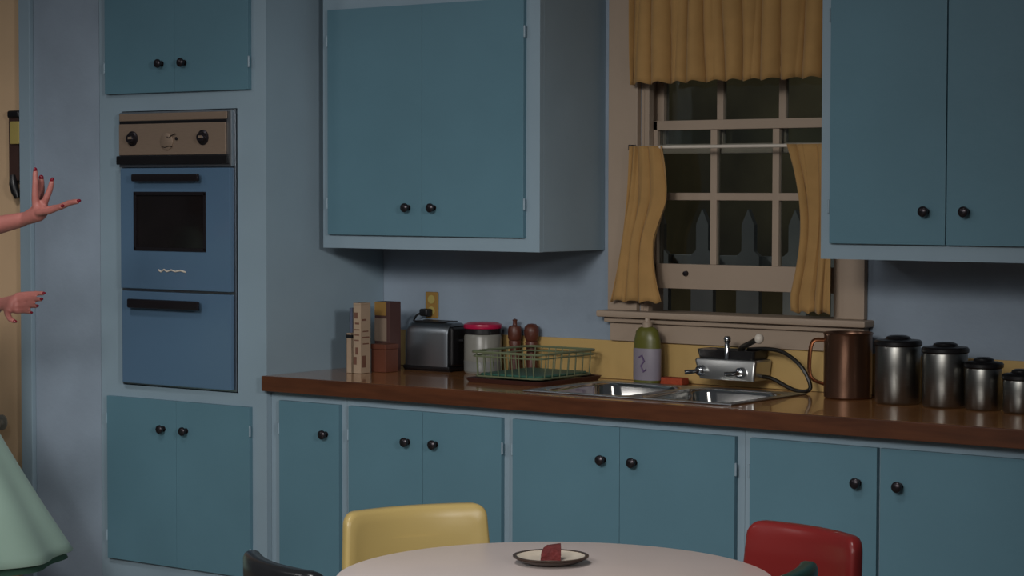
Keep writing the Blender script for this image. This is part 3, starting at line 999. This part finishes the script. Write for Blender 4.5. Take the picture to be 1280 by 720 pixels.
# dish soap, sponge
sp_ = thing('dish_soap_bottle', 'green dish soap bottle with lavender label at the back of the sink', 'bottle', (1.176, -0.090, Z0))
MB().lathe([(0.0, 0.0), (0.044, 0.0), (0.048, 0.006), (0.049, 0.09), (0.047, 0.14), (0.040, 0.168), (0.028, 0.180), (0.017, 0.183), (0.0, 0.183)], sy=0.62).build('body', 'soapgreen', sp_)
lb = MB().lathe([(0.0488, 0.012), (0.0497, 0.014), (0.0497, 0.112), (0.0488, 0.114)], sy=0.63, caps=False).build('label', 'soaplabel', sp_)
m = MB()
m.tube([(-0.012, -0.0304, 0.085), (0.0, -0.0316, 0.092), (0.008, -0.0314, 0.074), (-0.004, -0.0316, 0.058), (0.006, -0.0314, 0.040), (0.016, -0.0300, 0.048)], 0.0034, 6)
m.build('label_print', 'soapmark', lb)
MB().lathe([(0.016, 0.178), (0.016, 0.196), (0.010, 0.200), (0.008, 0.210), (0.0, 0.211)], seg=18).build('cap', 'cream', sp_)
spg = MB().box(-0.045, 0.045, -0.022, 0.022, 0, 0.022, 0.004)
tag(spg.build('sponge', 'sponge', None, loc=(1.258, -0.062, Z0 + 0.0002)), 'red orange sponge lying between soap bottle and faucet', 'sponge')

# copper pitcher
cpz = thing('copper_pitcher', 'shiny copper coloured pitcher with side handle right of the hose', 'pitcher', (1.915, -0.128, Z0))
MB().lathe([(0.0, 0.0), (0.067, 0.0), (0.071, 0.004), (0.072, 0.05), (0.072, 0.186), (0.075, 0.195), (0.073, 0.197), (0.069, 0.190), (0.068, 0.02), (0.0, 0.015)], seg=40).build('body', 'copper', cpz)
MB().lathe([(0.0, 0.176), (0.067, 0.176), (0.0675, 0.180), (0.05, 0.187), (0.0, 0.19)]).build('lid', 'copperdark', cpz)
MB().tube(smooth([(-0.063, -0.030, 0.172), (-0.092, -0.048, 0.168), (-0.100, -0.054, 0.12), (-0.096, -0.052, 0.06), (-0.063, -0.030, 0.04)]), 0.008, 10, flat=0.6).build('handle', 'copperdark', cpz)
# four canisters
for (x, y, r, h, lab) in ((2.108, -0.185, 0.0655, 0.168, 'tallest steel canister with black lid beside the copper pitcher'),
                          (2.262, -0.195, 0.0640, 0.155, 'second tallest steel canister, between the tallest and third'),
                          (2.385, -0.205, 0.0520, 0.118, 'third steel canister with black lid, second from the right'),
                          (2.507, -0.225, 0.0500, 0.092, 'smallest steel canister at the right edge of the counter')):
    t = thing('canister', lab, 'canister', (x, y, Z0), 0, 'graduated steel canisters')
    MB().lathe([(0.0, 0.0), (r - 0.004, 0.0), (r - 0.002, 0.003), (r, 0.006), (r, h - 0.006), (r - 0.002, h), (0.0, h)], seg=40).build('body', 'alum', t)
    MB().lathe([(0.0, h), (r + 0.001, h), (r + 0.004, h + 0.003), (r + 0.004, h + 0.012), (r - 0.001, h + 0.017), (r * 0.62, h + 0.019), (r * 0.56, h + 0.021), (r * 0.52, h + 0.026), (r * 0.36, h + 0.030), (0.0, h + 0.031)], seg=40).build('lid', 'black', t)


# ------------------------------------------------------------------ table and chairs
tb = thing('dinette_table', 'round pale grey pink dinette table in the foreground', 'table', (2.416, -2.338, 0))
MB().lathe([(0.0, 0.716), (0.42, 0.716), (0.442, 0.719), (0.4475, 0.726), (0.4475, 0.733), (0.4455, 0.738), (0.440, 0.74), (0.0, 0.74)], seg=96).build('tabletop', 'tabletop', tb)
MB().lathe([(0.4315, 0.708), (0.4355, 0.712), (0.4355, 0.716), (0.43, 0.717), (0.4315, 0.708)], seg=96, caps=False).build('rim_band', 'chrome', tb)
MB().lathe([(0.0, 0.03), (0.035, 0.03), (0.035, 0.05), (0.03, 0.06), (0.03, 0.66), (0.10, 0.71), (0.12, 0.716), (0.0, 0.716)], seg=32).build('pedestal', 'chrome', tb)
for k in range(4):
    a = PI / 4 + k * PI / 2
    MB().tube([(0, 0, 0.05), (0.15 * math.cos(a), 0.15 * math.sin(a), 0.06), (0.30 * math.cos(a), 0.30 * math.sin(a), 0.03), (0.34 * math.cos(a), 0.34 * math.sin(a), 0.016)], [0.02, 0.018, 0.016, 0.016], 10).build('foot', 'chrome', tb)

# plate, cake
pt = thing('cake_plate', 'cream plate with dark brown rim on the round table', 'plate', (2.318, -2.214, 0.7403))
MB().lathe([(0.0, 0.0), (0.042, 0.0), (0.045, 0.003), (0.060, 0.006), (0.078, 0.014), (0.079, 0.016), (0.072, 0.0155), (0.056, 0.010), (0.044, 0.008), (0.0, 0.008)], seg=48).build('dish', 'plate', pt)
MB().lathe([(0.0725, 0.0152), (0.078, 0.0135), (0.0805, 0.0142), (0.0805, 0.0168), (0.077, 0.0176), (0.0725, 0.0166), (0.0725, 0.0152)], seg=48, caps=False).build('rim_band', 'plate_rim_shade', pt)
MB().lathe([(0.046, 0.0025), (0.062, 0.0052), (0.077, 0.0130), (0.078, 0.0125), (0.063, 0.0045), (0.046, 0.0015), (0.046, 0.0025)], seg=48, caps=False).build('underside_shade', 'plate_rim_shade', pt)  # dark ring paints in the shadow beneath the raised rim
ck_ = thing('cake_piece', 'dark red cake piece sitting in the middle of the plate', 'cake', (2.318, -2.214, 0.7486))
ck_.rotation_euler = (0, 0, 0.64)
m = MB()
m.loft([[(-0.022, -0.018, 0), (0.020, -0.020, 0), (0.021, 0.017, 0), (-0.021, 0.019, 0)],
        [(-0.021, -0.018, 0.011), (0.021, -0.019, 0.011), (0.022, 0.016, 0.012), (-0.020, 0.018, 0.011)],
        [(-0.017, -0.016, 0.022), (0.021, -0.018, 0.024), (0.022, 0.015, 0.025), (-0.015, 0.016, 0.022)],
        [(-0.011, -0.013, 0.029), (0.020, -0.015, 0.033), (0.021, 0.012, 0.032), (-0.008, 0.013, 0.028)]])
m.build('sponge_layers', 'cake', ck_)

def chair(lab, loc, rz, top, w, vinyl, grp='dinette chairs around the round table', name='dinette_chair', crown=0.0):
    t = thing(name, lab, 'chair', (loc[0], loc[1], 0), rz, grp)
    # backrest: rounded slab, curved; local y=0 is back plane, front towards -y
    zb, n = 0.53, 14
    out = []
    hw = w / 2
    pts = []
    r = 0.030
    hb = hw + 0.012
    cor = []
    for (sx, zz, hh, a0) in ((1, top, hw, 0), (-1, top, hw, PI / 2), (-1, zb, hb, PI), (1, zb, hb, 3 * PI / 2)):
        for k in range(6):
            a = a0 + PI / 2 * k / 5
            cz = zz - r if zz == top else zz + r
            cor.append((sx * (hh - r) + r * math.cos(a), cz + r * math.sin(a)))
    # add intermediate points along top edge for curvature
    full = []
    for i in range(len(cor)):
        a, b = cor[i], cor[(i + 1) % len(cor)]
        full.append(a)
        L = math.hypot(a[0] - b[0], a[1] - b[1])
        k = int(L / 0.03)
        for j in range(1, k):
            full.append((a[0] + (b[0] - a[0]) * j / k, a[1] + (b[1] - a[1]) * j / k))

    def pt(p, y, d):
        zc = (top + zb) / 2
        x = p[0] * (1 - d / hb)
        z = zc + (p[1] - zc) * (1 - d / (top - zc))
        yy = y - 0.22 * x * x / max(hw, 0.1) - 0.10 * (z - zb) * -1 * 0.6
        z += crown * (1 - (x / hw) ** 2) if z > zc else 0
        return (x, yy, z)
    rings = []
    for y, s in ((-0.0235, 0.07), (-0.0225, 0.03), (-0.0195, 0.010), (-0.015, 0.003), (-0.008, 0.0), (0.008, 0.0), (0.015, 0.003), (0.0195, 0.010), (0.0215, 0.03), (0.022, 0.07)):
        rings.append([pt(p, y, s) for p in full])
    b = MB()
    b.loft(rings)
    b.build('backrest', vinyl, t, angle=180)
    sb = MB()
    R = []
    for z, g, in ((0.425, -0.02), (0.428, 0.0), (0.445, 0.006), (0.462, 0.0), (0.470, -0.02), (0.473, -0.08)):
        R.append(rrect(0, -0.235, 0.205 + g, 0.195 + g, 0.06 + min(g, 0) * 0.3, z, 6))
    sb.loft(R)
    sb.build('seat', vinyl, t, angle=180)
    fm = MB()
    fm.tube(rrect(0, -0.235, 0.185, 0.175, 0.05, 0.417, 5), 0.009, 8, closed=True)
    fm.build('seat_frame', 'chrome', t)
    for sx in (-1, 1):
        MB().tube([(sx * 0.165, -0.395, 0.417), (sx * 0.185, -0.43, 0.0)], [0.011, 0.009], 10).build('leg', 'chrome', t)
        MB().tube([(sx * 0.165, -0.075, 0.417), (sx * 0.18, 0.0, 0.0)], [0.011, 0.009], 10).build('leg', 'chrome', t)
        MB().tube(smooth([(sx * 0.12, -0.07, 0.417), (sx * 0.12, 0.0, 0.44), (sx * 0.12, 0.012, 0.52), (sx * 0.12, 0.017, 0.70)]), 0.009, 10).build('back_post', 'chrome', t)
    return t


chair('yellow vinyl dinette chair behind the left side of the round table', (1.756, -1.992), math.radians(64.5), 0.785, 0.365, 'yellow')
chair('red vinyl dinette chair behind the right side of the round table', (2.730, -1.840), math.radians(-16.4), 0.808, 0.325, 'red')
chair('black vinyl dinette chair at the near left of the round table', (2.139, -2.867), math.radians(157), 0.815, 0.33, 'blackv')
chair('dark green vinyl dinette chair in front of the red chair', (3.055, -2.545), math.radians(-85), 0.843, 0.36, 'green')

# ------------------------------------------------------------------ person at the left edge
PX, PY = -1.0, -1.3
pe = thing('person', 'person in a mint green flared skirt reaching both hands in from the left edge', 'person', (PX, PY, 0))


def L(x, y, z):
    return (x - PX, y - PY, z)


b = MB()
# legs
for sy in (-1, 1):
    y = sy * 0.075
    b.tube([(0.03, y, 0.86), (0.03, y, 0.68), (0.035, y, 0.50), (0.02, y, 0.43), (0.0, y, 0.32), (-0.01, y, 0.20), (-0.005, y, 0.10), (0.0, y, 0.06)],
           [0.085, 0.078, 0.056, 0.051, 0.053, 0.042, 0.031, 0.032], 14)
    b.tube([(-0.03, y, 0.045), (0.03, y, 0.045), (0.10, y, 0.030), (0.155, y, 0.022)], [0.028, 0.034, 0.03, 0.018], 12)
# torso
tor = [(0.03, 0.0, 0.82, 0.10, 0.155), (0.03, 0, 0.90, 0.105, 0.16), (0.035, 0, 1.02, 0.08, 0.12), (0.06, 0, 1.12, 0.09, 0.125), (0.095, 0, 1.22, 0.105, 0.14),
       (0.115, 0, 1.30, 0.09, 0.155), (0.125, 0, 1.36, 0.065, 0.14), (0.135, 0, 1.395, 0.05, 0.07)]
b.loft([[(x + rx * math.cos(2 * PI * k / 24), ry * math.sin(2 * PI * k / 24), z) for k in range(24)] for x, y, z, rx, ry in tor])
for sy in (-1, 1):
    b.ball((0.150, sy * 0.062, 1.225), 0.056, (0.9, 1, 0.95))
# neck and head
b.tube([(0.135, 0, 1.36), (0.145, 0, 1.42), (0.16, 0, 1.48)], [0.052, 0.046, 0.048], 16)
HC = Vector((0.175, 0, 1.535))
b.ball(HC, 0.1, (0.92, 0.76, 1.12), seg=24)
b.ball(HC + Vector((0.03, 0, -0.055)), 0.07, (0.85, 0.80, 0.80), seg=20)
b.ball(HC + Vector((0.075, 0, -0.095)), 0.022, (1, 1.1, 0.8))
b.tube([HC + Vector((0.085, 0, 0.012)), HC + Vector((0.104, 0, -0.022)), HC + Vector((0.098, 0, -0.032))], [0.008, 0.013, 0.010], 10)
for sy in (-1, 1):
    b.ball(HC + Vector((-0.005, sy * 0.078, -0.015)), 0.026, (0.7, 0.35, 1.2))
    b.ball(HC + Vector((0.055, sy * 0.042, -0.035)), 0.022, (0.8, 0.8, 0.8))


def arm(sh, el, wr, palmv):
    sh, el, wr = Vector(sh), Vector(el), Vector(wr)
    b.tube([sh, sh.lerp(el, 0.35), sh.lerp(el, 0.8), el, el.lerp(wr, 0.25), el.lerp(wr, 0.6), wr], [0.046, 0.044, 0.038, 0.036, 0.037, 0.031, 0.023], 14)


def finger(base, pts, r0, nail=True):
    P = [Vector(base)] + [Vector(p) for p in pts]
    n = len(P)
    b.tube(P, [r0 * (1.05 - 0.28 * i / (n - 1)) for i in range(n)], 10)
    b.ball(P[-1], r0 * 0.78, seg=10)
    d = (P[-1] - P[-2]).normalized()
    nails.append((P[-1], d, r0))


nails = []
# her right arm: upper hand, raised
sR = Vector(L(-0.865, -1.45, 1.352))
eR = Vector(L(-0.60, -1.475, 1.372))
wR = Vector(L(-0.262, -1.42, 1.436))
arm(sR, eR, wR, None)
pR = Vector(L(-0.190, -1.42, 1.458))
b.tube([wR, wR.lerp(pR, 0.5), pR, pR + Vector((0.02, 0, 0.012))], [0.024, 0.030, 0.034, 0.028], 12, flat=0.75)
kb = pR + Vector((0.006, 0, 0.008))
finger(pR + Vector((0.004, 0.010, 0.018)), [L(-0.168, -1.412, 1.502), L(-0.156, -1.408, 1.528), L(-0.148, -1.408, 1.550)], 0.0118)
finger(pR + Vector((0.016, 0.0, 0.006)), [L(-0.105, -1.415, 1.474), L(-0.062, -1.412, 1.488), L(-0.028, -1.412, 1.492)], 0.0113)
finger(pR + Vector((0.014, -0.022, -0.002)), [L(-0.110, -1.450, 1.462), L(-0.078, -1.452, 1.470), L(-0.052, -1.455, 1.476)], 0.0106)
finger(pR + Vector((-0.004, -0.012, 0.018)), [L(-0.190, -1.438, 1.510), L(-0.186, -1.440, 1.548), L(-0.186, -1.440, 1.580)], 0.0118)
finger(pR + Vector((-0.030, 0.010, 0.010)), [L(-0.222, -1.398, 1.490), L(-0.214, -1.392, 1.525), L(-0.205, -1.400, 1.556)], 0.0135)
# her left arm: lower hand
sL = Vector(L(-0.872, -1.15, 1.352))
eL = Vector(L(-0.885, -1.09, 1.085))
wL = Vector(L(-0.672, -1.18, 1.150))
arm(sL, eL, wL, None)
pL = Vector(L(-0.590, -1.18, 1.154))
b.tube([wL, wL.lerp(pL, 0.5), pL, pL + Vector((0.015, 0, 0))], [0.023, 0.029, 0.037, 0.030], 12, flat=0.7)
for (dz, x1, y1, z1, r0) in ((0.026, -0.470, -1.165, 1.190, 0.0098), (0.009, -0.458, -1.185, 1.172, 0.010), (-0.010, -0.466, -1.195, 1.150, 0.0096), (-0.027, -0.488, -1.200, 1.128, 0.0088)):
    base = pL + Vector((0.004, 0, dz))
    tip = Vector(L(x1, y1, z1))
    finger(base, [base.lerp(tip, 0.4) + Vector((0, 0.006, 0.003)), base.lerp(tip, 0.72) + Vector((0, 0.005, 0.002)), tip], r0)
finger(pL + Vector((-0.028, -0.012, -0.016)), [L(-0.585, -1.215, 1.120), L(-0.562, -1.225, 1.106), L(-0.542, -1.226, 1.100)], 0.0115)
body = b.build('body', 'skin', pe, angle=180)
md = body.modifiers.new('fuse', 'REMESH')
md.mode = 'VOXEL'
md.voxel_size = 0.0045
md.use_smooth_shade = True
sm = body.modifiers.new('relax', 'SMOOTH')
sm.factor = 0.5
sm.iterations = 5
for P, d, r0 in nails:
    side = Vector((0, -1, 0)) if abs(d.z) < 0.8 else Vector((0.3, -1, 0))
    n_ = MB()
    Rm = d.to_track_quat('X', 'Z').to_matrix()
    n_.ball(P + d * r0 * 0.50 + Vector((0, 0, r0 * 0.12)), r0 * 0.66, (1.15, 0.9, 0.7), Rm, 10)
    n_.build('fingernail', 'nail', body)
# face details
for sy in (-1, 1):
    e_ = MB().ball(HC + Vector((0.079, sy * 0.031, 0.006)), 0.0125, (0.6, 1.2, 0.8), seg=14).build('eye', 'eye', body)
    MB().ball(HC + Vector((0.0865, sy * 0.031, 0.006)), 0.006, (0.3, 1, 1), seg=10).build('iris', 'iris', body)
    MB().tube([HC + Vector((0.085, sy * 0.016, 0.027)), HC + Vector((0.086, sy * 0.032, 0.033)), HC + Vector((0.074, sy * 0.05, 0.028))], 0.003, 6).build('eyebrow', 'hair', body)
m = MB()
m.tube([HC + Vector((0.084, -0.024, -0.062)), HC + Vector((0.097, 0, -0.059)), HC + Vector((0.084, 0.024, -0.062))], [0.003, 0.0065, 0.003], 8)
m.build('lips', 'lip', body)
# hair
m = MB()
m.ball(HC + Vector((-0.022, 0, 0.032)), 0.108, (0.98, 0.88, 1.02), seg=24)
for k in range(11):
    a = PI * 0.5 + PI * k / 10
    m.ball(HC + Vector((-0.02 + 0.085 * math.cos(a), 0.088 * math.sin(a), -0.06)), 0.038, (1, 1, 1.25), seg=12)
for k in range(5):
    m.ball(HC + Vector((0.055, -0.05 + 0.025 * k, 0.085 + 0.008 * math.sin(k * 2))), 0.026, (1, 1.1, 0.8), seg=12)
h_ = m.build('hair', 'hair', pe, angle=180)
md = h_.modifiers.new('fuse', 'REMESH')
md.mode = 'VOXEL'
md.voxel_size = 0.007
md.use_smooth_shade = True
# bodice
m = MB()
tt = [(0.035, 1.015, 0.092, 0.132), (0.06, 1.11, 0.104, 0.140), (0.10, 1.20, 0.145, 0.158), (0.116, 1.26, 0.132, 0.168), (0.118, 1.31, 0.104, 0.174), (0.125, 1.352, 0.082, 0.165)]
m.loft([[(x + rx * math.cos(2 * PI * k / 32), ry * math.sin(2 * PI * k / 32), z) for k in range(32)] for x, z, rx, ry in tt], cap0=False, cap1=False)
for s_, e_ in ((sR, eR), (sL, eL)):
    m.tube([s_.lerp(e_, -0.12), s_, s_.lerp(e_, 0.25), s_.lerp(e_, 0.42)], [0.045, 0.058, 0.056, 0.054], 16)
m.build('bodice', 'mint', pe, angle=180)
MB().lathe([(0.128, 0.995), (0.132, 1.0), (0.132, 1.03), (0.126, 1.035)], (0.035, 0, 0), 'z', 32, sx=0.76).build('waistband', 'mint', pe)


def skirt(u, v, off=0.0, zb=0.31):
    a = 2 * PI * u
    z = 1.02 + (zb - 1.02) * v
    r = 0.125 + 0.07 * v ** 0.7 + 0.325 * v ** 1.25 - off * (0.3 + v)
    r *= 1 + 0.028 * v * math.sin(11 * a) + 0.015 * v * math.sin(5 * a + 1)
    sxx = 0.8 + 0.2 * min(1, v * 3)
    return (0.03 + r * sxx * math.cos(a), r * math.sin(a), z)


m = MB()
m.grid(lambda u, v: skirt(u, v), 132, 24)
bmesh.ops.remove_doubles(m.bm, verts=m.bm.verts, dist=0.0005)
s_ = m.build('skirt', 'mint', pe, angle=180)
sd = s_.modifiers.new('thickness', 'SOLIDIFY')
sd.thickness = 0.003
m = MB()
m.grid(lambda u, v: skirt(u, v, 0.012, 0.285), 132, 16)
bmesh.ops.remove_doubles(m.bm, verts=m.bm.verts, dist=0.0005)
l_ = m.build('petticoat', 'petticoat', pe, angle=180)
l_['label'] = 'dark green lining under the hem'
for sy in (-1, 1):
    y = sy * 0.075
    m = MB()
    m.loft([rrect(0.055, y, 0.118, 0.038, 0.034, 0.0, 6), rrect(0.055, y, 0.120, 0.040, 0.035, 0.012, 6), rrect(0.06, y, 0.116, 0.039, 0.034, 0.03, 6), rrect(0.02, y, 0.066, 0.037, 0.034, 0.055, 6)])
    m.build('shoe', 'shoe', pe, angle=180)
